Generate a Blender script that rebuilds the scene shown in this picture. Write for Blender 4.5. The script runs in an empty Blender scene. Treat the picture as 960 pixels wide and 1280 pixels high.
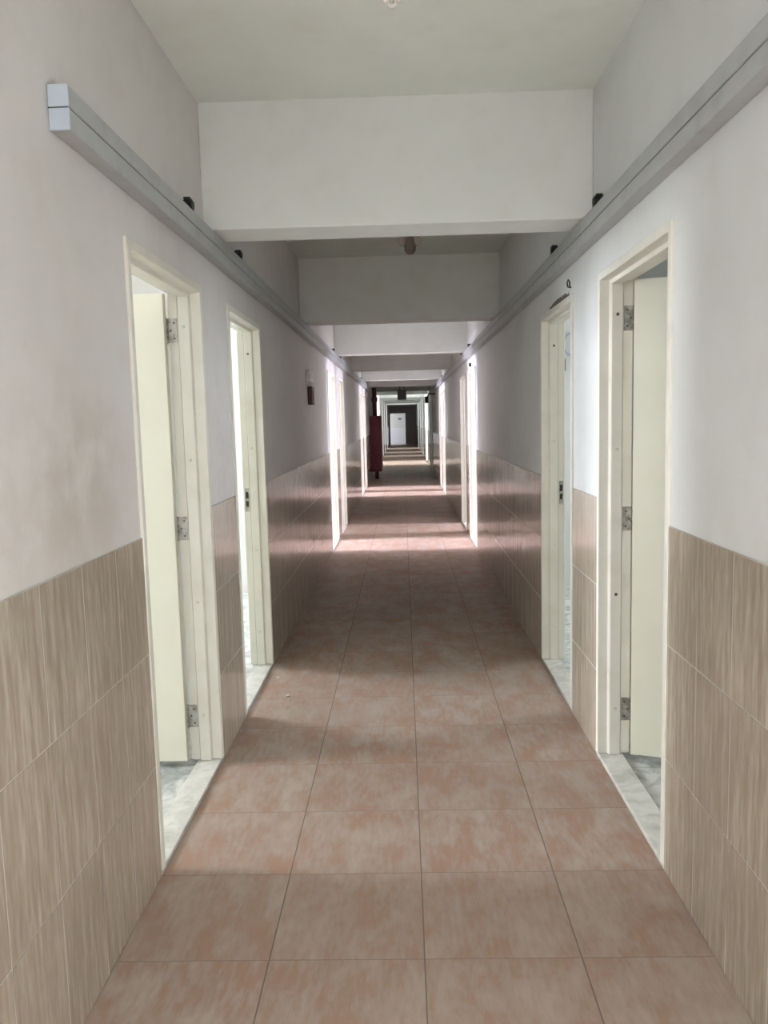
import bpy, bmesh, math, random
from mathutils import Vector, Matrix
random.seed(7)
S = bpy.context.scene
COL = S.collection
XL, XR = -0.827, 0.816          # faces of the tiled dado
HC = 2.819                      # ceiling
HB = 2.30                       # underside of beams
DH = 2.05                       # door frame height
ZT = 1.127                      # top of dado
WT = 0.13                       # wall thickness
YB, YE = -7.0, 49.0             # corridor ends

# ------------------------------------------------------------------ helpers
def box(bm, x0, x1, y0, y1, z0, z1):
    vs = [bm.verts.new(p) for p in ((x0,y0,z0),(x1,y0,z0),(x1,y1,z0),(x0,y1,z0),(x0,y0,z1),(x1,y0,z1),(x1,y1,z1),(x0,y1,z1))]
    for f in ((0,3,2,1),(4,5,6,7),(0,1,5,4),(1,2,6,5),(2,3,7,6),(3,0,4,7)):
        bm.faces.new([vs[i] for i in f])
    return vs

def cyl(bm, p, q, r, n=16, r2=None):
    p, q = Vector(p), Vector(q); d = (q-p).normalized()
    a = Vector((0,0,1)) if abs(d.z) < .9 else Vector((1,0,0))
    u = d.cross(a).normalized(); v = d.cross(u)
    r2 = r if r2 is None else r2
    A = [bm.verts.new(p+(u*math.cos(t)+v*math.sin(t))*r) for t in [2*math.pi*i/n for i in range(n)]]
    B = [bm.verts.new(q+(u*math.cos(t)+v*math.sin(t))*r2) for t in [2*math.pi*i/n for i in range(n)]]
    for i in range(n):
        j = (i+1) % n
        f = bm.faces.new((A[i],A[j],B[j],B[i])); f.smooth = True
    bm.faces.new(A[::-1]); bm.faces.new(B)

def tube(bm, pts, r, n=10, closed=False):
    pts = [Vector(p) for p in pts]; rings = []; m = len(pts)
    for i, p in enumerate(pts):
        a = pts[(i-1) % m] if (closed or i > 0) else p
        b = pts[(i+1) % m] if (closed or i < m-1) else p
        d = (b-a).normalized()
        w = Vector((0,1,0)) if abs(d.y) < .9 else Vector((1,0,0))
        u = d.cross(w).normalized(); v = d.cross(u)
        rings.append([bm.verts.new(p+(u*math.cos(2*math.pi*k/n)+v*math.sin(2*math.pi*k/n))*r) for k in range(n)])
    for i in range(m if closed else m-1):
        A, B = rings[i], rings[(i+1) % m]
        for k in range(n):
            f = bm.faces.new((A[k],A[(k+1)%n],B[(k+1)%n],B[k])); f.smooth = True
    if not closed:
        bm.faces.new(rings[0][::-1]); bm.faces.new(rings[-1])

def lathe(bm, c, prof, n=24):
    c = Vector(c); rings = []
    for r, z in prof:
        rings.append([bm.verts.new(c+Vector((r*math.cos(2*math.pi*k/n), r*math.sin(2*math.pi*k/n), z))) for k in range(n)])
    for A, B in zip(rings, rings[1:]):
        for k in range(n):
            f = bm.faces.new((A[k],A[(k+1)%n],B[(k+1)%n],B[k])); f.smooth = True
    bm.faces.new(rings[0]); bm.faces.new(rings[-1])

def obj(name, bm, mat, parent=None, bevel=0, kind=None, label=None, cat=None, group=None, seg=2):
    bmesh.ops.recalc_face_normals(bm, faces=bm.faces)
    me = bpy.data.meshes.new(name); bm.to_mesh(me); bm.free()
    me.materials.append(mat)
    o = bpy.data.objects.new(name, me); COL.objects.link(o)
    if parent: o.parent = parent; o.matrix_parent_inverse = parent.matrix_world.inverted() if False else Matrix.Translation(-parent.location)
    if bevel:
        m = o.modifiers.new('bevel', 'BEVEL'); m.width = bevel; m.segments = seg; m.limit_method = 'ANGLE'
    if kind: o['kind'] = kind
    if label: o['label'] = label
    if cat: o['category'] = cat
    if group: o['group'] = group
    return o

def root(name, loc, kind=None, label=None, cat=None, group=None):
    o = bpy.data.objects.new(name, None); COL.objects.link(o); o.location = loc
    o.empty_display_size = .1
    if kind: o['kind'] = kind
    if label: o['label'] = label
    if cat: o['category'] = cat
    if group: o['group'] = group
    return o

def side_x(s, w):               # s=-1 left, +1 right; w = distance behind the tile face
    return XL - w if s < 0 else XR + w

def sbox(bm, s, w0, w1, y0, y1, z0, z1):
    a, b = side_x(s, w0), side_x(s, w1)
    return box(bm, min(a,b), max(a,b), y0, y1, z0, z1)

# ------------------------------------------------------------------ materials
def newmat(name, col=(.8,.8,.8), rough=.5, metal=0, spec=.5):
    m = bpy.data.materials.new(name); m.use_nodes = True
    b = m.node_tree.nodes['Principled BSDF']
    b.inputs['Base Color'].default_value = (*col, 1)
    b.inputs['Roughness'].default_value = rough
    b.inputs['Metallic'].default_value = metal
    b.inputs['Specular IOR Level'].default_value = spec
    return m, m.node_tree, b

class G:
    def __init__(s, nt): s.nt = nt; s.n = nt.nodes; s.l = nt.links
    def put(s, sock, v):
        if isinstance(v, bpy.types.NodeSocket): s.l.new(v, sock)
        elif v is not None: sock.default_value = v
    def math(s, op, a, b=None, c=None, clamp=False):
        n = s.n.new('ShaderNodeMath'); n.operation = op; n.use_clamp = clamp
        for i, v in enumerate((a,b,c)): s.put(n.inputs[i], v)
        return n.outputs[0]
    def pos(s):
        g = s.n.new('ShaderNodeNewGeometry'); x = s.n.new('ShaderNodeSeparateXYZ'); s.l.new(g.outputs['Position'], x.inputs[0])
        return g.outputs['Position'], x.outputs
    def comb(s, x, y, z):
        n = s.n.new('ShaderNodeCombineXYZ')
        for i, v in enumerate((x,y,z)): s.put(n.inputs[i], v)
        return n.outputs[0]
    def noise(s, vec, scale=5, detail=4, rough=.55, dist=0):
        n = s.n.new('ShaderNodeTexNoise'); s.put(n.inputs['Vector'], vec)
        n.inputs['Scale'].default_value = scale; n.inputs['Detail'].default_value = detail
        n.inputs['Roughness'].default_value = rough; n.inputs['Distortion'].default_value = dist
        return n.outputs['Fac']
    def white(s, vec):
        n = s.n.new('ShaderNodeTexWhiteNoise'); n.noise_dimensions = '3D'; s.put(n.inputs['Vector'], vec); return n.outputs['Value']
    def ramp(s, fac, stops):
        n = s.n.new('ShaderNodeValToRGB'); s.put(n.inputs[0], fac)
        e = n.color_ramp.elements
        while len(e) < len(stops): e.new(.5)
        for i, (p, c) in enumerate(stops):
            e[i].position = p; e[i].color = (*c, 1) if len(c) == 3 else c
        return n.outputs[0]
    def mix(s, fac, a, b):
        n = s.n.new('ShaderNodeMix'); n.data_type = 'RGBA'
        s.put(n.inputs[0], fac); s.put(n.inputs[6], a if not isinstance(a, tuple) else (*a, 1)); s.put(n.inputs[7], b if not isinstance(b, tuple) else (*b, 1))
        return n.outputs[2]
    def smooth(s, v, a, b, t0=0, t1=1):
        n = s.n.new('ShaderNodeMapRange'); n.interpolation_type = 'SMOOTHSTEP'
        s.put(n.inputs[0], v)
        for i, k in enumerate((a,b,t0,t1)): n.inputs[i+1].default_value = k
        return n.outputs[0]
    def bump(s, h, strength, dist, bsdf):
        n = s.n.new('ShaderNodeBump'); n.inputs['Strength'].default_value = strength; n.inputs['Distance'].default_value = dist
        s.put(n.inputs['Height'], h); s.l.new(n.outputs[0], bsdf.inputs['Normal'])
    def joint(s, v, off, period, half):     # 1 on the joint line, plus the cell index
        t = s.math('DIVIDE', s.math('SUBTRACT', v, off), period)
        fr = s.math('FRACT', t); cell = s.math('FLOOR', t)
        d = s.math('MULTIPLY', s.math('MINIMUM', fr, s.math('SUBTRACT', 1, fr)), period)
        return s.smooth(d, half*.6, half*1.5, 1, 0), cell

def paint(name, col, stain=None, rough=.62):
    m, nt, b = newmat(name, col, rough, spec=.3); g = G(nt)
    P, xyz = g.pos()
    n1 = g.noise(P, 1.3, 3); n2 = g.noise(P, 7, 5)
    dark = tuple(c*.93 for c in col)
    c = g.mix(g.math('MULTIPLY', g.smooth(n2, .45, .75), .5), g.mix(g.smooth(n1, .35, .7), col, dark), tuple(c*k for c, k in zip(col, (.9,.88,.84))))
    if stain:                                # smudges left by hands and damp on the plaster
        for (y, z, ry, rz, sc, amt, tint) in stain:
            d = g.math('SQRT', g.math('ADD', g.math('POWER', g.math('DIVIDE', g.math('SUBTRACT', xyz[1], y), ry), 2), g.math('POWER', g.math('DIVIDE', g.math('SUBTRACT', xyz[2], z), rz), 2)))
            k = g.math('MULTIPLY', g.smooth(d, .1, 1, 1, 0), g.smooth(g.noise(P, sc, 4, .6), .35, .7))
            c = g.mix(g.math('MULTIPLY', k, amt), c, tint)
    g.l.new(c, b.inputs['Base Color'])
    g.bump(g.noise(P, 60, 3), .12, .004, b)
    return m

M_wallL = paint('plaster_left', (.66,.64,.62), [(2.05,1.32,.62,.42,4.5,.5,(.42,.34,.27)), (1.55,1.22,.3,.3,6,.5,(.45,.37,.3)), (1.9,1.95,.28,.5,3,.25,(.55,.48,.42)), (3.72,1.45,.2,.5,9,.3,(.45,.41,.38))])
M_wallR = paint('plaster_right', (.675,.685,.675), [(1.9,1.8,.5,.35,5,.12,(.5,.47,.42))])
M_ceil = paint('ceiling_paint', (.78,.815,.77))
M_beam = paint('beam_paint', (.77,.79,.765))
M_room = paint('room_paint', (.60,.60,.57))
M_frame, nt, b = newmat('cream_gloss_paint', (.72,.705,.63), .38); g = G(nt); P, _ = g.pos()
g.l.new(g.mix(g.smooth(g.noise(P, 9, 4), .4, .75), (.72,.705,.63), (.67,.65,.565)), b.inputs['Base Color'])
M_leaf, nt, b = newmat('door_leaf_laminate', (.70,.69,.57), .42); g = G(nt); P, _ = g.pos()
g.l.new(g.mix(g.smooth(g.noise(P, 3, 3), .35, .7), (.70,.69,.57), (.68,.665,.54)), b.inputs['Base Color'])
M_pvc, nt, b = newmat('grey_trunking_plastic', (.40,.415,.415), .45); g = G(nt); P, _ = g.pos()
g.l.new(g.mix(g.smooth(g.noise(P, 12, 4), .4, .8), (.40,.415,.415), (.34,.35,.345)), b.inputs['Base Color'])
M_tape = newmat('pale_tape', (.47,.53,.59), .4)[0]
M_steel, nt, b = newmat('dull_hinge_steel', (.38,.37,.34), .38, .85); g = G(nt); P, _ = g.pos()
g.l.new(g.mix(g.smooth(g.noise(P, 45, 3), .35, .65), (.28,.27,.24), (.50,.49,.45)), b.inputs['Base Color'])
M_dark = newmat('black_rubber', (.02,.02,.018), .6)[0]
M_hole = newmat('latch_socket', (.012,.012,.012), .7)[0]
M_seal = newmat('dark_seal', (.05,.05,.045), .7)[0]
M_red = newmat('oxblood_enamel', (.14,.010,.024), .45)[0]
M_pipe = newmat('dark_red_pipe_paint', (.085,.015,.02), .5)[0]
M_screw_d = newmat('bare_screw', (.12,.11,.1), .45, .6)[0]
M_screw_l = newmat('painted_screw', (.62,.60,.50), .45)[0]
M_white = newmat('white_plastic', (.88,.87,.85), .35)[0]
M_glass = newmat('frosted_lamp_glass', (.62,.60,.55), .12, spec=.6)[0]
M_lampb = newmat('dull_brown_lamp', (.16,.12,.10), .5)[0]  # even dull brown for the two-bulb lamp
M_dimglass = newmat('dark_bulb_glass', (.34,.29,.27), .25)[0]  # darker, browner glass than the compact bulb
M_card = newmat('door_sign_dark', (.09,.11,.13), .4)[0]
M_chip = newmat('crumbled_plaster', (.55,.51,.46), .9)[0]
M_gap, nt, b = newmat('bare_cement', (.13,.11,.09), .95); g = G(nt); P, _ = g.pos()
g.l.new(g.mix(g.noise(P, 90, 3), (.05,.04,.03), (.24,.2,.16)), b.inputs['Base Color'])

def dado_mat(name, oy):
    m, nt, b = newmat(name, (.4,.33,.27), .22, spec=.5); g = G(nt); P, xyz = g.pos()
    jv, cy = g.joint(xyz[1], oy, .2455, .0016); jh, cz = g.joint(xyz[2], 0.0, .3757, .0016)
    rnd = g.white(g.comb(cy, cz, 3.3)); rnd2 = g.white(g.comb(cz, cy, 8.1))
    base = g.math('ADD', xyz[1], g.math('MULTIPLY', rnd, 17))
    v1 = g.noise(g.comb(0, base, g.math('MULTIPLY', xyz[2], .07)), 42, 5, .6, .3)
    v2 = g.noise(g.comb(g.math('MULTIPLY', rnd2, 9), g.math('MULTIPLY', base, .6), g.math('MULTIPLY', xyz[2], .12)), 130, 3, .55)
    v = g.math('ADD', g.math('MULTIPLY', v1, .68), g.math('MULTIPLY', v2, .32))
    c = g.ramp(v, [(.30,(.27,.22,.17)), (.47,(.365,.31,.245)), (.60,(.475,.415,.335)), (.75,(.58,.52,.435))])
    c = g.mix(g.math('MULTIPLY', rnd2, .28), c, (.36,.30,.24))
    j = g.math('MAXIMUM', jv, jh)
    c = g.mix(j, c, (.50,.46,.40))
    g.l.new(c, b.inputs['Base Color'])
    g.l.new(g.math('ADD', g.math('MULTIPLY', j, .5), g.math('ADD', .09, g.math('MULTIPLY', v1, .10))), b.inputs['Roughness'])
    fz = g.math('FRACT', g.math('DIVIDE', xyz[2], .3757)); fy = g.math('FRACT', g.math('DIVIDE', g.math('SUBTRACT', xyz[1], oy), .2455))
    tilt = g.math('ADD', g.math('MULTIPLY', g.math('MULTIPLY', g.math('SUBTRACT', rnd, .5), fz), .007), g.math('MULTIPLY', g.math('MULTIPLY', g.math('SUBTRACT', rnd2, .5), fy), .003))
    h = g.math('ADD', tilt, g.math('MULTIPLY', g.noise(g.comb(0, xyz[1], g.math('MULTIPLY', xyz[2], .3)), 14, 2), .0012))
    h = g.math('MULTIPLY', h, g.math('SUBTRACT', 1, j))
    g.bump(g.math('ADD', h, g.math('MULTIPLY', v, .00012)), 1, 1, b)
    return m
M_dadoL = dado_mat('vertical_vein_tile_left', 2.522-.2455*10)
M_dadoR = dado_mat('vertical_vein_tile_right', 2.512-.2455*10)

def floor_mat():
    m, nt, b = newmat('pink_beige_floor_tile', (.4,.3,.25), .35, spec=.04); g = G(nt); P, xyz = g.pos()
    jx, cx = g.joint(xyz[0], .0276, .43, .0018); jy, cy = g.joint(xyz[1], 2.0914, .43, .0018)
    rnd = g.white(g.comb(cx, cy, 1.7)); rnd2 = g.white(g.comb(cy, cx, 5.1))
    # brushed patches: each tile has the print turned its own way
    u = g.math('ADD', xyz[0], g.math('MULTIPLY', rnd, 11)); w = g.math('ADD', xyz[1], g.math('MULTIPLY', rnd2, 7))
    stre = g.noise(g.comb(u, g.math('MULTIPLY', w, .5), rnd), 9, 4, .6, .25)
    fine = g.noise(g.comb(u, g.math('MULTIPLY', w, .22), rnd2), 60, 3, .6, .1)
    big = g.noise(P, 1.7, 4, .6)
    v = g.math('ADD', g.math('MULTIPLY', stre, .62), g.math('MULTIPLY', fine, .38))
    c = g.ramp(v, [(.38,(.335,.21,.152)), (.45,(.34,.23,.176)), (.51,(.35,.272,.224)), (.62,(.395,.325,.275))])
    c = g.mix(g.math('MULTIPLY', rnd, .3), c, (.31,.22,.175))
    c = g.mix(g.math('MULTIPLY', g.smooth(big, .5, .72), .4), c, (.40,.345,.30))      # dust
    j = g.math('MAXIMUM', jx, jy)
    c = g.mix(g.math('MAXIMUM', jx, g.math('MULTIPLY', jy, .55)), c, (.17,.145,.125))
    g.l.new(c, b.inputs['Base Color'])
    r = g.math('ADD', .32, g.math('MULTIPLY', g.noise(P, 2.2, 3, .5), .3))
    g.l.new(g.math('ADD', r, g.math('MULTIPLY', j, .4)), b.inputs['Roughness'])
    g.bump(g.math('ADD', g.math('MULTIPLY', j, -1), g.math('MULTIPLY', fine, .05)), .4, .0012, b)
    return m
M_floor = floor_mat()

def marble(name, base, vein, grid=None):
    m, nt, b = newmat(name, base, .25); g = G(nt); P, xyz = g.pos()
    n = g.noise(P, 5, 6, .65, 1.6); n2 = g.noise(P, 16, 5, .6, .8)
    c = g.ramp(g.math('ADD', g.math('MULTIPLY', n, .7), g.math('MULTIPLY', n2, .3)), [(.36,vein), (.47,tuple((a+b_)/2 for a, b_ in zip(base, vein))), (.56,base), (.8,tuple(min(1,k*1.08) for k in base))])
    if grid:
        jx, _ = g.joint(xyz[0], .05, grid, .0015); jy, _ = g.joint(xyz[1], .1, grid, .0015)
        c = g.mix(g.math('MAXIMUM', jx, jy), c, (.35,.34,.31))
    g.l.new(c, b.inputs['Base Color']); return m
M_sill = marble('white_marble_sill', (.66,.65,.60), (.46,.45,.41))
M_mfloor = marble('grey_marble_floor', (.60,.61,.58), (.25,.27,.26), .4)
M_ground = newmat('outside_ground', (.35,.33,.3), .9)[0]

# ------------------------------------------------------------------ layout
PER = 6.7
PAIRS = [(2.523,3.45,3.965,4.855), (9.18,10.1,10.66,11.58), (15.93,16.83,17.33,18.23)]
FARPAIRS = [(22.5,23.4,24.0,24.9)]
BAYS = [(33.2,34.5), (37.1,38.3), (42.1,43.5)]          # open bays without doors
LOBBY = (27.3,29.6); REAR_LIGHT_BAY = (-3.1,-.4)  # the rear one is unseen behind the camera, added to light the near corridor
OPEN = sorted([(a,b) for p in PAIRS+FARPAIRS for a, b in (p[:2], p[2:])] + [LOBBY, REAR_LIGHT_BAY] + BAYS)
ENDOPEN = (-.746,.161,1.88)

def build_wall(s, mat, dmat, nm):
    bm = bmesh.new(); dm = bmesh.new(); y = YB
    for a, b in OPEN + [(YE, YE)]:
        sbox(bm, s, .006, WT, y, a, 0, HC)
        if b > a: sbox(bm, s, .006, WT, a, b, (HB if (a,b) in [LOBBY, REAR_LIGHT_BAY]+BAYS else DH), HC)
        sbox(dm, s, 0, .0055, y, a, .0, ZT)
        y = b
    obj('wall_'+nm, bm, mat, kind='structure')
    return obj('trim_'+('1' if s < 0 else '2'), dm, dmat, kind='structure', bevel=.0015, seg=1)
build_wall(-1, M_wallL, M_dadoL, 'left'); build_wall(1, M_wallR, M_dadoR, 'right')

bm = bmesh.new(); box(bm, XL, XR, YB, YE+1.6, -.1, 0); obj('floor', bm, M_floor, kind='structure')
bm = bmesh.new(); box(bm, XL-.006-WT, XR+.006+WT, YB, YE+.2, HC, HC+.15); obj('ceiling', bm, M_ceil, kind='structure')
yb = 3.574-3.3*3
k = 0
beams = [-6.45,-3.13,.22] + [3.574,6.898] + [10.27,13.6,16.97,20.3,23.65,27.0,30.3,33.65,37.0,40.3,43.65,47.0]
for y in beams:
    bm = bmesh.new(); box(bm, XL-.007, XR+.007, y, y+.24, HB, HC+.005)
    obj('ceiling_beam', bm, M_beam, kind='structure', bevel=.006)

# back of the corridor: wall with a large window
bm = bmesh.new()
box(bm, XL-.2, XR+.2, YB-.2, YB, -.1, .35); box(bm, XL-.2, XR+.2, YB-.2, YB, 2.35, HC+.15)
box(bm, XL-.2, XL+.1, YB-.2, YB, .35, 2.35); box(bm, XR-.1, XR+.2, YB-.2, YB, .35, 2.35)
obj('wall_back', bm, M_wallR, kind='structure')

def window(n, s, y0, y1, z0, z1, w):       # metal window in a side room's outer wall
    bm = bmesh.new()
    t = .045
    for a, b in ((y0,y0+t),(y1-t,y1),((y0+y1)/2-t/2,(y0+y1)/2+t/2)): sbox(bm, s, w, w+.06, a, b, z0, z1)
    for a, b in ((z0,z0+t),(z1-t,z1)): sbox(bm, s, w, w+.06, y0, y1, a, b)
    obj('window_%d' % n, bm, M_white, kind='structure')

def arealight(name, loc, rot, sx, sy, power, col):
    L = bpy.data.lights.new(name, 'AREA'); L.shape = 'RECTANGLE'; L.size = sx; L.size_y = sy; L.energy = power; L.color = col
    o = bpy.data.objects.new(name, L); COL.objects.link(o); o.location = loc; o.rotation_euler = rot
    return o

DAY = (.90,.96,1.0)
RD = 4.2                                   # room depth
def rooms(s, cells, nm, floor_z=.0):
    fb = bmesh.new(); cb = bmesh.new(); wb = bmesh.new()
    ys = sorted(set([c[0] for c in cells]+[c[1] for c in cells]))
    for (a, b, win, pw, col) in cells:
        sbox(fb, s, .1041, RD+.2, a-.0005, b+.0005, -.12, floor_z)
        sbox(cb, s, WT+.0, RD+.2, a-.0005, b+.0005, HC, HC+.15)
        # outer wall with window hole
        y0, y1, z0, z1 = win
        sbox(wb, s, RD, RD+.15, a, y0, 0, HC); sbox(wb, s, RD, RD+.15, y1, b, 0, HC)
        sbox(wb, s, RD, RD+.15, y0, y1, 0, z0); sbox(wb, s, RD, RD+.15, y0, y1, z1, HC)
        # partitions
        # inner skin of corridor wall on the room side
        global NW; NW += 1
        window(NW, s, y0, y1, z0, z1, RD+.03)
        arealight('window_daylight', (side_x(s, RD-.01), (y0+y1)/2, (z0+z1)/2), (0, math.radians(-90 if s < 0 else 90), 0), z1-z0, y1-y0, pw, col)
    for y in ys: sbox(wb, s, WT, RD, y-.05, y+.05, 0, HC)
    obj('floor_room_'+nm, fb, M_mfloor, kind='structure')
    obj('ceiling_room_'+nm, cb, M_room, kind='structure')
    obj('wall_room_'+nm, wb, M_room, kind='structure')
NW = 1
def cellrow(s):
    out = []
    P = [(-6.34,.36,0), (.36,3.71,0), (3.71,7.06,0), (7.06,10.38,0), (10.38,13.73,0), (13.73,17.08,0), (17.08,20.45,0)]
    for i, (a, b, _) in enumerate(P):
        c = (a+b)/2
        pw = POWER[s][i]
        z1 = 2.25
        if i == 0: c, h, z0, z1 = -1.75, 1.5, .3, 1.75  # unseen rear windows, set low so the added light reaches the ceiling
        else:
            d = [q for q in OPEN if a < (q[0]+q[1])/2 < b][0]; c = (d[0]+d[1])/2
            c += -.12 if i % 2 else .12; h, z0, z1 = .42, .85, 2.4
            if i == 2: c, h = (6.1, .6) if s < 0 else (5.75, .7)
            if i == 1 and s > 0: c, h = 3.22, .38
            if i in (1, 2): z0, z1 = 1.3, 2.6
        out.append((a, b, (c-h, c+h, z0, z1), pw, COLR[s][i]))
    return out
WARM = (.93,.95,1.0)
WH = (.88,.92,1.0)
WR = (.835,.88,1.0)
PK = (.86,.81,1.0)
POWER = {-1: [3000,175,225,800,590,780,660], 1: [2900,34,100,530,480,540,540]}
COLR = {-1: [WR,WARM,WH,PK,PK,PK,PK], 1: [WR,WH,WH,PK,PK,PK,PK]}
rooms(-1, cellrow(-1), 'left'); rooms(1, cellrow(1), 'right')
FP = [(20.45,23.7,5),(23.7,25.9,12),(25.9,31.0,560),(32.1,35.6,200),(36.0,39.4,230),(41.0,44.6,260)]
for s in (-1, 1):
    cs = []
    for a, b, pw in FP:
        c = (a+b)/2; h = min(.8, (b-a)/2-.25)
        cs.append((a, b, (c-h, c+h, .85, 2.25), pw*(1 if s < 0 else .8), (.88,.92,1.0)))
    rooms(s, cs, 'far_left' if s < 0 else 'far_right')
arealight('window_daylight', (0, YB+.02, 1.35), (math.radians(90), 0, math.radians(0)), 1.4, 2.0, 12, DAY)
S.collection.objects[-1].rotation_euler = (math.radians(-90), 0, 0)
bm = bmesh.new()
for a, b in ((XL+.1,XL+.15),(-.03,.03),(XR-.15,XR-.1)): box(bm, a, b, YB-.12, YB-.06, .35, 2.35)
for a, b in ((.35,.4),(1.2,1.25),(2.3,2.35)): box(bm, XL+.1, XR-.1, YB-.12, YB-.06, a, b)
obj('window_1', bm, M_white, kind='structure')

# end wall, opening and the bright cross passage behind it
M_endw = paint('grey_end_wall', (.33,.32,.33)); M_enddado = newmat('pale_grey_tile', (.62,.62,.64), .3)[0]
bm = bmesh.new()
box(bm, XL-.2, ENDOPEN[0], YE, YE+.15, 0, HC); box(bm, ENDOPEN[1], XR+.2, YE, YE+.15, 0, HC)
box(bm, ENDOPEN[0], ENDOPEN[1], YE, YE+.15, ENDOPEN[2], HC)
obj('wall_end', bm, M_endw, kind='structure')
bm = bmesh.new(); box(bm, -2.4, 2.4, YE+1.6, YE+1.75, -.1, HC); box(bm, -2.5, -2.4, YE+.15, YE+1.75, -.1, HC); box(bm, 2.4, 2.5, YE+.15, YE+1.75, -.1, HC)
obj('wall_passage', bm, M_room, kind='structure')
bm = bmesh.new(); box(bm, -2.4, 2.4, YE+1.594, YE+1.5998, 0, 1.0); obj('trim_3', bm, M_enddado, kind='structure')
bm = bmesh.new(); box(bm, -2.5, 2.5, YE+.15, YE+1.75, HC-.2, HC-.1); obj('ceiling_passage', bm, M_room, kind='structure')
bm = bmesh.new(); box(bm, -2.4, XL-.001, YE+.15, YE+1.6, -.1, 0); box(bm, XR+.001, 2.4, YE+.15, YE+1.6, -.1, 0); obj('floor_passage', bm, M_mfloor, kind='structure')
arealight('passage_daylight', (-2.35, YE+.9, 1.4), (0, math.radians(-90), 0), 1.9, 1.3, 48, (.97,.96,1.0))

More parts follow.
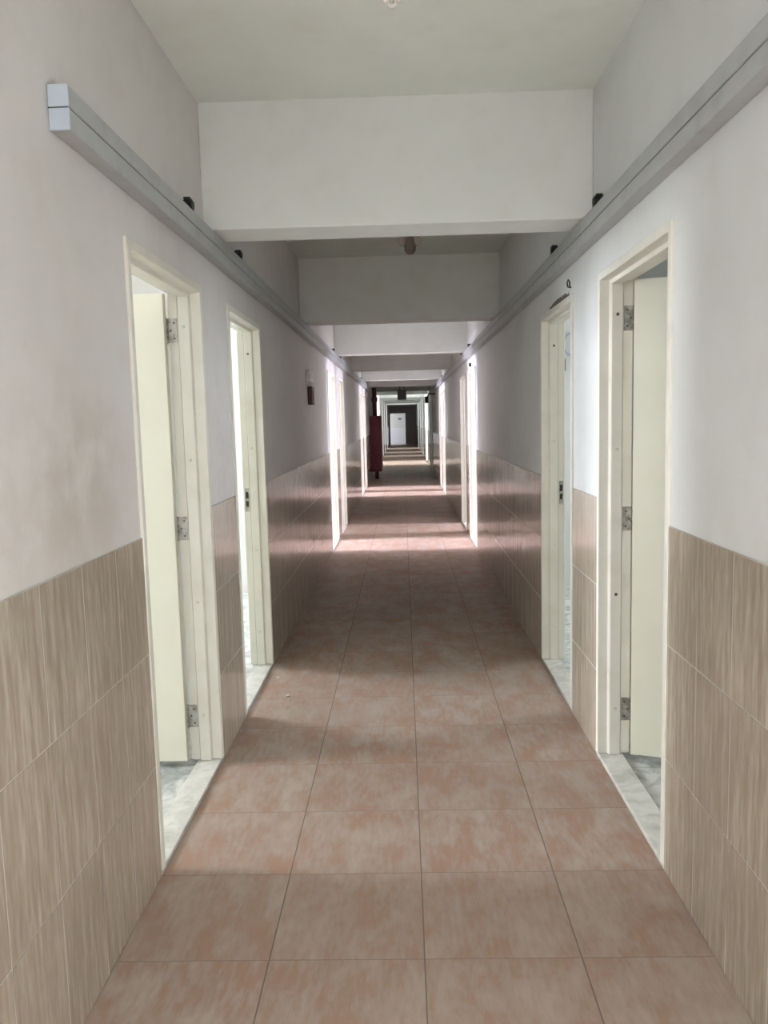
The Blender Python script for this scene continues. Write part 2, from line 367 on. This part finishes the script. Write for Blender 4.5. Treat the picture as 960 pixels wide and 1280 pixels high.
# ------------------------------------------------------------------ doors
PROF = [(.0,-.004),(.032,-.004),(.032,.038),(.048,.043),(.048,.090),(.034,.090),(.034,.133),(.0,.133)]
def door(n, s, y0, y1, hinge='far', ang=90, detail=True, leaf=True, screws=None, label=''):
    R = root('door_%d' % n, (side_x(s, .08), (y0+y1)/2, 0), kind='structure')
    z0 = .016
    bm = bmesh.new()
    rows = []
    for e, w in PROF:
        x = side_x(s, w)
        rows.append([bm.verts.new((x, y0+e, z0)), bm.verts.new((x, y0+e, DH-e)), bm.verts.new((x, y1-e, DH-e)), bm.verts.new((x, y1-e, z0))])
    m = len(rows)
    for i in range(m):
        A, B = rows[i], rows[(i+1) % m]
        for k in range(3): bm.faces.new((A[k],A[k+1],B[k+1],B[k]))
    bm.faces.new([r[0] for r in rows]); bm.faces.new([r[3] for r in rows])
    obj('door_frame', bm, M_frame, R, bevel=.003)
    # thin seal in the rebate corner
    bm = bmesh.new()
    for yy in (y0+.034, y1-.037): sbox(bm, s, .090, .093, yy, yy+.003, z0, DH-.034)
    sbox(bm, s, .090, .093, y0+.034, y1-.034, DH-.037, DH-.034)
    obj('seal', bm, M_seal, R)
    # marble threshold
    bm = bmesh.new(); sbox(bm, s, .001, .104, y0+.0005, y1-.0005, -.02, .0155); obj('threshold', bm, M_sill, R, bevel=.003)
    # leaf
    L0, L1, zz0, zz1 = y0+.037, y1-.037, .028, DH-.038
    if hinge == 'far': py, sy = y1-.036, -1
    else: py, sy = y0+.036, 1
    if leaf:
        bm = bmesh.new()
        # closed position: along -sy.. direction; w .105-.145 ; pivot (py, w=.150)
        wd = L1-L0
        a, b = (py+sy*.003, py+sy*wd)
        bx = sbox(bm, s, .093, .133, min(a,b), max(a,b), zz0, zz1)
        piv = Vector((side_x(s, .136), py, 0))
        rot = Matrix.Rotation(math.radians(ang)*(-1 if (s*sy) < 0 else 1)*(1), 4, 'Z')
        # rotate so that the free end swings away from the corridor
        test = rot @ Vector((0, sy, 0))
        if test.x*s < -1e-6: rot = rot.inverted()
        for v in bm.verts: v.co = piv + (rot @ (v.co-piv))
        lf = obj('door_leaf', bm, M_leaf, R, bevel=.002)
        # hinges: plate on the jamb, plate on the leaf edge, knuckle
        for hz in (.165, .99, 1.815):
            bm = bmesh.new()
            a, b = (py+.002, py-.001) if hinge == 'far' else (py-.002, py+.001)
            sbox(bm, s, .097, .136, min(a,b), max(a,b), hz, hz+.1)
            ky = py+sy*.005; kx = side_x(s, .139)
            for q in range(5):
                cyl(bm, (kx, ky, hz+q*.02+.001), (kx, ky, hz+q*.02+.019), .0065, 12)
            cyl(bm, (kx, ky, hz-.004), (kx, ky, hz+.104), .004, 8)
            hg = obj('hinge', bm, M_steel, R)
            if detail:
                bm = bmesh.new()
                for q in (.018,.05,.082):
                    cyl(bm, (side_x(s, .115+(.008 if q == .05 else -.006)), py+sy*.0005, hz+q), (side_x(s, .115+(.008 if q == .05 else -.006)), py+sy*.003, hz+q), .0045, 10)
                sc = obj('hinge_screw', bm, M_screw_d, hg)
                sc.matrix_parent_inverse = Matrix.Identity(4) ; sc.matrix_parent_inverse = (Matrix.Translation(hg.parent.location) @ hg.matrix_parent_inverse).inverted() if False else Matrix.Identity(4)
                sc.parent = hg
        # lever handle at the free edge, both faces
        if detail:
            bm = bmesh.new()
            fy = py+sy*(wd-.06)
            for w_, d_ in ((.093,-1),(.133,1)):
                x = side_x(s, w_); o_ = (1 if s > 0 else -1)*d_
                cyl(bm, (x, fy, 1.03), (x+o_*.008, fy, 1.03), .025, 16)
                cyl(bm, (x, fy, 1.03), (x+o_*.045, fy, 1.03), .008, 10)
                cyl(bm, (x+o_*.042, fy, 1.03), (x+o_*.042, fy-sy*.11, 1.03), .008, 10)
            for v in bm.verts: v.co = piv + (rot @ (v.co-piv))
            obj('door_handle', bm, M_steel, R)
    # latch plate on the jamb the leaf closes against
    if detail:
        jy = (y0+.034) if hinge == 'far' else (y1-.034); d = 1 if hinge == 'far' else -1
        bm = bmesh.new(); a, b = jy-d*.001, jy+d*.002
        sbox(bm, s, .098, .123, min(a,b), max(a,b), .955, 1.095)
        sp = obj('strike_plate', bm, M_steel, R)
        bm = bmesh.new(); a, b = jy+d*.0015, jy+d*.0028
        sbox(bm, s, .102, .118, min(a,b), max(a,b), .985, 1.018); sbox(bm, s, .102, .118, min(a,b), max(a,b), 1.033, 1.072)
        obj('latch_hole', bm, M_hole, R)
        for jy, d in ((y0+.048, 1), (y1-.048, -1)):
            for q, z in enumerate((.22,.72,1.33,1.88)):
                mt = M_screw_d if (screws and q in screws and d < 0) else M_screw_l
                bm = bmesh.new()
                x = side_x(s, .068)
                cyl(bm, (x, jy-d*.001, z), (x, jy+d*.003, z), .0075, 14, .006)
                obj('frame_screw', bm, mt, R)
    return R
door(1, -1, *PAIRS[0][:2], hinge='far', ang=90)
door(2, -1, *PAIRS[0][2:], hinge='near', ang=92, screws=(3,))
door(3, 1, *PAIRS[0][:2], hinge='far', ang=72, screws=(1,3))
door(4, 1, *PAIRS[0][2:], hinge='near', ang=92, screws=(3,))
n = 5
for pi in (1, 2):
    p = PAIRS[pi]
    for s in (-1, 1):
        door(n, s, *p[:2], hinge='near', ang=92); n += 1
        door(n, s, *p[2:], hinge='far', ang=(12 if (s < 0 and pi == 1) else 90)); n += 1
for p in FARPAIRS:
    for s in (-1, 1):
        door(n, s, *p[:2], hinge='near', ang=88, detail=False); n += 1
        door(n, s, *p[2:], hinge='far', ang=60, detail=False); n += 1

# ------------------------------------------------------------------ cable trunking
def trunking(s, y0, y1, label, caps):
    R = root('cable_trunking', (side_x(s, -.02), y0, 2.187), label=label, cat='cable trunking', group='grey cable trunking along the walls')
    for z0 in (2.187, 2.2415):
        bm = bmesh.new(); sbox(bm, s, -.045, .0058, y0, y1, z0, z0+.0505); obj('duct', bm, M_pvc, R, bevel=.003)
    bm = bmesh.new(); sbox(bm, s, -.040, .0058, y0, y1, 2.2374, 2.2416); obj('shadow_gap', bm, M_seal, R)
    if caps:
        for z0 in (2.186, 2.2405):
            bm = bmesh.new(); sbox(bm, s, -.0465, .004, y0-.004, y0+.001, z0, z0+.0515)
            vs = bm.verts
            obj('end_cap', bm, M_tape, R, bevel=.002)
    return R
trunking(-1, 2.03, 20.2, 'twin grey plastic trunking with pale taped end, fixed to the left wall above the doors', True)
trunking(1, -6.8, 20.2, 'twin grey plastic trunking running out of view along the right wall above the doors', False)

CL = {(-1,3.24):'black cable clamp above the left trunking, just before the nearest ceiling beam',
      (-1,4.21):'black cable clamp above the left trunking, just behind the nearest ceiling beam',
      (-1,9.85):'tiny black clamp above left trunking before the third ceiling beam',
      (-1,10.95):'tiny black clamp above left trunking behind the third ceiling beam',
      (-1,16.5):'tiny black clamp above left trunking before the fifth ceiling beam',
      (-1,17.5):'tiny black clamp above left trunking behind the fifth ceiling beam',
      (1,3.38):'black hooked cable clamp above right trunking, just before the nearest ceiling beam',
      (1,4.33):'black hooked cable clamp above right trunking, just behind the nearest ceiling beam',
      (1,9.75):'tiny black clamp above right trunking before the third ceiling beam',
      (1,10.95):'tiny black clamp above right trunking behind the third ceiling beam',
      (1,16.5):'tiny black clamp above right trunking before the fifth ceiling beam',
      (1,17.5):'tiny black clamp above right trunking behind the fifth ceiling beam'}
for (s, y), lab in CL.items():
    R = root('cable_clamp', (side_x(s, 0), y, 2.292), label=lab, cat='clamp', group='black clamps above the trunking')
    bm = bmesh.new(); vs = sbox(bm, s, -.030, .0058, y, y+.05, 2.2925, 2.340)
    for v in vs:
        if v.co.y < y+.01 and v.co.z < 2.3: v.co.y += .022
    bmesh.ops.subdivide_edges(bm, edges=bm.edges[:], cuts=2)
    for v in bm.verts: v.co += Vector((random.uniform(-.0015,.0015), random.uniform(-.002,.002), random.uniform(0,.003)))
    obj('clamp_body', bm, M_dark, R)
    bm = bmesh.new(); sbox(bm, s, -.036, -.012, y-.045, y+.004, 2.331, 2.339)
    obj('tongue', bm, M_dark, R)

# ------------------------------------------------------------------ lamps hanging from the ceiling
def lamp(x, y, label, zb):
    R = root('ceiling_lamp', (x, y, HC), label=label, cat='lamp', group='ceiling lamps between the beams')
    bm = bmesh.new(); lathe(bm, (x,y,HC), [(.055,0),(.055,-.012),(.045,-.022),(.02,-.03)]); obj('ceiling_rose', bm, M_white, R)
    bm = bmesh.new(); cyl(bm, (x,y,HC-.028), (x,y,zb+.20), .012, 12); obj('rod', bm, M_white, R)
    bm = bmesh.new(); lathe(bm, (x,y,zb+.15), [(.02,.055),(.03,.045),(.033,0),(.028,-.03),(.026,-.035)]); obj('lamp_holder', bm, M_white, R)
    for k in range(3):
        a = k*math.pi/3*1.0+.5
        bm = bmesh.new()
        r = .017
        ca, sa = math.cos(a*1), math.sin(a*1)
        a2 = 2*math.pi*k/3+1.57
        cx, cy = x+.017*math.cos(a2), y+.017*math.sin(a2)
        tx, ty = -math.sin(a2)*.008, math.cos(a2)*.008
        pts = [(cx-tx,cy-ty,zb+.12),(cx-tx,cy-ty,zb+.02)]+[(cx-tx*math.cos(t),cy-ty*math.cos(t),zb+.014-.008*math.sin(t)) for t in (0.4,.9,1.57,2.2,2.7)]+[(cx+tx,cy+ty,zb+.02),(cx+tx,cy+ty,zb+.12)]
        tube(bm, pts, .0055, 8); obj('bulb_tube', bm, M_glass, R)
lamp(-.003, 1.95, 'compact bulb whose tip peeks in at the top edge of the picture', 2.402)
def lamp2(x, y, zb):
    R = root('ceiling_lamp', (x, y, HC), label='dim unlit ceiling lamp with two bulbs, seen behind the nearest beam', cat='lamp', group='ceiling lamps between the beams')
    bm = bmesh.new(); lathe(bm, (x,y,HC), [(.07,0),(.07,-.015),(.05,-.03),(.02,-.035)]); obj('ceiling_rose', bm, M_white, R)
    bm = bmesh.new(); lathe(bm, (x,y,zb), [(.004,0),(.02,.003),(.034,.02),(.038,.05),(.03,.09),(.014,.12),(.012,HC-zb-.03)]); obj('rod', bm, M_lampb, R)
    for d in (-1, 1):
        bm = bmesh.new(); lathe(bm, (x+d*.042,y,zb+.05), [(.006,0),(.02,.008),(.028,.03),(.026,.05),(.015,.075),(.013,.09)]); obj('bulb', bm, M_dimglass, R)
        bm = bmesh.new(); lathe(bm, (x+d*.042,y,zb+.135), [(.016,0),(.016,.04),(.008,.05)]); cyl(bm, (x+d*.042,y,zb+.17), (x,y,zb+.17), .008); obj('lamp_holder', bm, M_lampb, R)
lamp2(.070, 5.2, 2.493)

# ------------------------------------------------------------------ things on the walls
R = root('sounder_box', (XL, 7.3, 1.82), label='small white plastic box on the left wall past the second left door', cat='alarm box')
bm = bmesh.new(); sbox(bm, -1, -.03, .0058, 7.17, 7.42, 1.825, 1.925); obj('housing', bm, M_white, R, bevel=.006)
bm = bmesh.new(); sbox(bm, -1, -.034, -.0295, 7.20, 7.39, 1.86, 1.90); obj('cover', bm, M_white, R, bevel=.002)
R = root('alarm_call_point', (XL, 7.34, 1.64), label='dark red alarm call point on the left wall beneath a white box', cat='alarm')
bm = bmesh.new(); sbox(bm, -1, -.035, .0058, 7.25, 7.42, 1.63, 1.79); obj('housing', bm, M_pipe, R, bevel=.006)
bm = bmesh.new(); sbox(bm, -1, -.039, -.0345, 7.29, 7.38, 1.67, 1.75); obj('push_plate', bm, M_red, R, bevel=.002)

# red hose cabinet with riser pipe
R = root('hose_cabinet', (-.69, 20.8, .19), label='tall narrow oxblood red fire hose cabinet standing off the left wall', cat='fire cabinet')
bm = bmesh.new(); box(bm, -.8265, -.549, 20.6, 21.3, .195, 1.6); obj('cabinet_body', bm, M_red, R, bevel=.01)
bm = bmesh.new(); box(bm, -.549, -.541, 20.63, 21.27, .23, 1.57); obj('door_panel', bm, M_red, R, bevel=.004)
bm = bmesh.new(); box(bm, -.541, -.528, 20.66, 20.69, .85, 1.0); obj('pull_handle', bm, M_steel, R, bevel=.003)
R = root('fire_riser_pipe', (-.70, 20.78, 0), label='dark red riser pipe rising above and below the red cabinet', cat='pipe')
bm = bmesh.new(); cyl(bm, (-.70,20.75,1.601), (-.70,20.75,HC-.001), .055, 20); obj('pipe', bm, M_pipe, R); bm = bmesh.new(); cyl(bm, (-.68,20.75,.0), (-.68,20.75,.1945), .05, 20); obj('pipe', bm, M_pipe, R)
bm = bmesh.new(); cyl(bm, (-.70,20.75,1.95), (-.70,20.75,2.06), .075, 20); cyl(bm, (-.70,20.68,2.0), (-.70,20.6,2.0), .018); cyl(bm, (-.70,20.60,2.0), (-.70,20.58,2.0), .06); obj('valve', bm, M_pipe, R)

R = root('exit_sign_box', (-.01, 20.62, 2.3), label='dark square sign box hanging under the sixth ceiling beam', cat='sign')
bm = bmesh.new(); box(bm, -.115, .105, 20.38, 20.45, 1.975, 2.215); obj('housing', bm, M_dark, R, bevel=.006)
bm = bmesh.new(); cyl(bm, (-.06,20.415,2.213), (-.06,20.415,2.302), .008); obj('hanger', bm, M_dark, R); bm = bmesh.new(); cyl(bm, (.05,20.415,2.213), (.05,20.415,2.302), .008); obj('hanger', bm, M_dark, R)
R = root('wall_camera', (.8, 20.55, 2.1), label='black box on a bracket high on right wall beside the hanging sign', cat='camera')
bm = bmesh.new(); box(bm, .567, .654, 20.5, 20.68, 1.88, 2.045); obj('housing', bm, M_dark, R, bevel=.008)
bm = bmesh.new(); cyl(bm, (.62,20.59,2.04), (.69,20.59,2.12), .012); cyl(bm, (.68,20.59,2.11), (.822,20.59,2.11), .022); obj('bracket', bm, M_dark, R)

# sign on the lit wall of the cross passage
bm = bmesh.new(); box(bm, -.27, -.09, YE+1.58, YE+1.5995, 1.50, 1.60)
obj('passage_sign', bm, M_card, label='small dark plate on the bright white wall at the far end', cat='sign')

# room behind the second right-hand door: coil of cable and dark box
R = root('cable_coil', (1.46, 7.0, 2.07), label='coil of white cable hanging on wall inside the second right room', cat='cable')
bm = bmesh.new()
pts = []
for k in range(24*5):
    t = 2*math.pi*k/24; q = k/24
    pts.append((1.445+(.088-.004*math.sin(q*2.1))*math.cos(t)*.92, 6.985-.0035*math.sin(q*3)-.004, 2.07+(.093+.005*math.cos(q*1.7))*math.sin(t)))
tube(bm, pts, .0078, 8); obj('cable', bm, newmat('grey_white_cable', (.36,.37,.41), .5)[0], R)
bm = bmesh.new(); cyl(bm, (1.445, 7.008, 2.168), (1.445, 6.955, 2.172), .005, 8); obj('nail', bm, M_steel, R)
bm = bmesh.new(); box(bm, 1.315, 1.383, 6.99, 7.0095, 1.85, 1.955)
obj('switch_box', bm, M_dark, label='dark box edge below the cable coil inside the second right room', cat='box', bevel=.004)

# broken plaster above the second right-hand door frame + hooked wire
bm = bmesh.new()
pts = []; N = 26
for i in range(N+1):
    y = 4.07+.52*i/N
    pts.append((y, DH+.004, DH+.018+.008*math.sin(math.pi*i/N)+random.uniform(-.007,.007)))
prev = None
for y, a, b in pts:
    x = side_x(1, .0045)
    cur = [bm.verts.new((x, y, a)), bm.verts.new((x, y, b)), bm.verts.new((side_x(1,.0065), y, b+.002)), bm.verts.new((side_x(1,.0065), y, a))]
    if prev:
        for k in range(4): bm.faces.new((prev[k], prev[(k+1)%4], cur[(k+1)%4], cur[k]))
    else: bm.faces.new(cur)
    prev = cur
bm.faces.new(prev[::-1])
obj('plaster_gap', bm, M_gap, label='jagged strip of broken plaster above the second right door frame', cat='plaster damage')
bm = bmesh.new()
x = side_x(1, 0)
tube(bm, [(x+.006,4.02,2.085),(x-.012,4.015,2.088),(x-.02,3.99,2.105),(x-.02,3.965,2.112),(x-.018,3.945,2.10),(x-.018,3.94,2.08)], .004, 8)
obj('wire_hook', bm, M_dark, label='small bent dark wire poking out beside the second right door top', cat='wire')
bm = bmesh.new(); cyl(bm, (side_x(1,.006),9.75,2.10), (side_x(1,-.02),9.75,2.10), .022, 14); 
obj('black_knob', bm, M_dark, label='little black knob on the right wall above the third right door', cat='knob', bevel=.003)

# crumbs on the floor
def crumb(x, y, r, label):
    bm = bmesh.new(); bmesh.ops.create_icosphere(bm, subdivisions=2, radius=r)
    for v in bm.verts: v.co = Vector((v.co.x*1.3, v.co.y, v.co.z*.45))*random.uniform(.8,1.15) + Vector((x,y,r*.38))
    obj('plaster_crumb', bm, M_chip, label=label, cat='debris')
crumb(-.655, 4.27, .011, 'pale plaster crumb on the floor in front of the second left door')
crumb(-.76, 4.60, .007, 'smaller pale crumb on floor close to the second left threshold')

# ------------------------------------------------------------------ outside and world
bm = bmesh.new(); box(bm, -40, 40, -40, 90, -.5, -.3); obj('ground_outside', bm, M_ground, kind='structure')
W = bpy.data.worlds.new('sky'); S.world = W; W.use_nodes = True
bg = W.node_tree.nodes['Background']; bg.inputs[0].default_value = (.78,.88,1,1); bg.inputs[1].default_value = 2.0

# ------------------------------------------------------------------ camera
F, PITCH, ROLL, YAW, H = 1018.55, 6.3994, 1.4549, 1.465, 1.4742
ya, pi_, ro = map(math.radians, (YAW, PITCH, ROLL))
r = Vector((math.cos(ya), math.sin(ya), 0)); f0 = Vector((-math.sin(ya), math.cos(ya), 0))
fw = f0*math.cos(pi_) - Vector((0,0,1))*math.sin(pi_)
u = Vector((0,0,1))*math.cos(pi_) + f0*math.sin(pi_)
r2 = r*math.cos(ro) - u*math.sin(ro); u2 = u*math.cos(ro) + r*math.sin(ro)
cam = bpy.data.cameras.new('camera'); co = bpy.data.objects.new('camera', cam); COL.objects.link(co)
cam.sensor_fit = 'HORIZONTAL'; cam.sensor_width = 36; cam.lens = 36*F/960; cam.clip_end = 200; cam.clip_start = .02
Mx = Matrix.Identity(4)
for i in range(3): Mx[i][0] = r2[i]; Mx[i][1] = u2[i]; Mx[i][2] = -fw[i]
Mx[0][3], Mx[1][3], Mx[2][3] = 0, 0, H
co.matrix_world = Mx
S.camera = co

vs = S.view_settings; vs.view_transform = 'Standard'; vs.look = 'None'; vs.gamma = 1; vs.use_curve_mapping = False; vs.exposure = 0.42
S.cycles.max_bounces = 10; S.cycles.diffuse_bounces = 6; S.cycles.glossy_bounces = 4
S.cycles.caustics_reflective = False; S.cycles.caustics_refractive = False
S.cycles.sample_clamp_indirect = 6
S.cycles.use_denoising = True
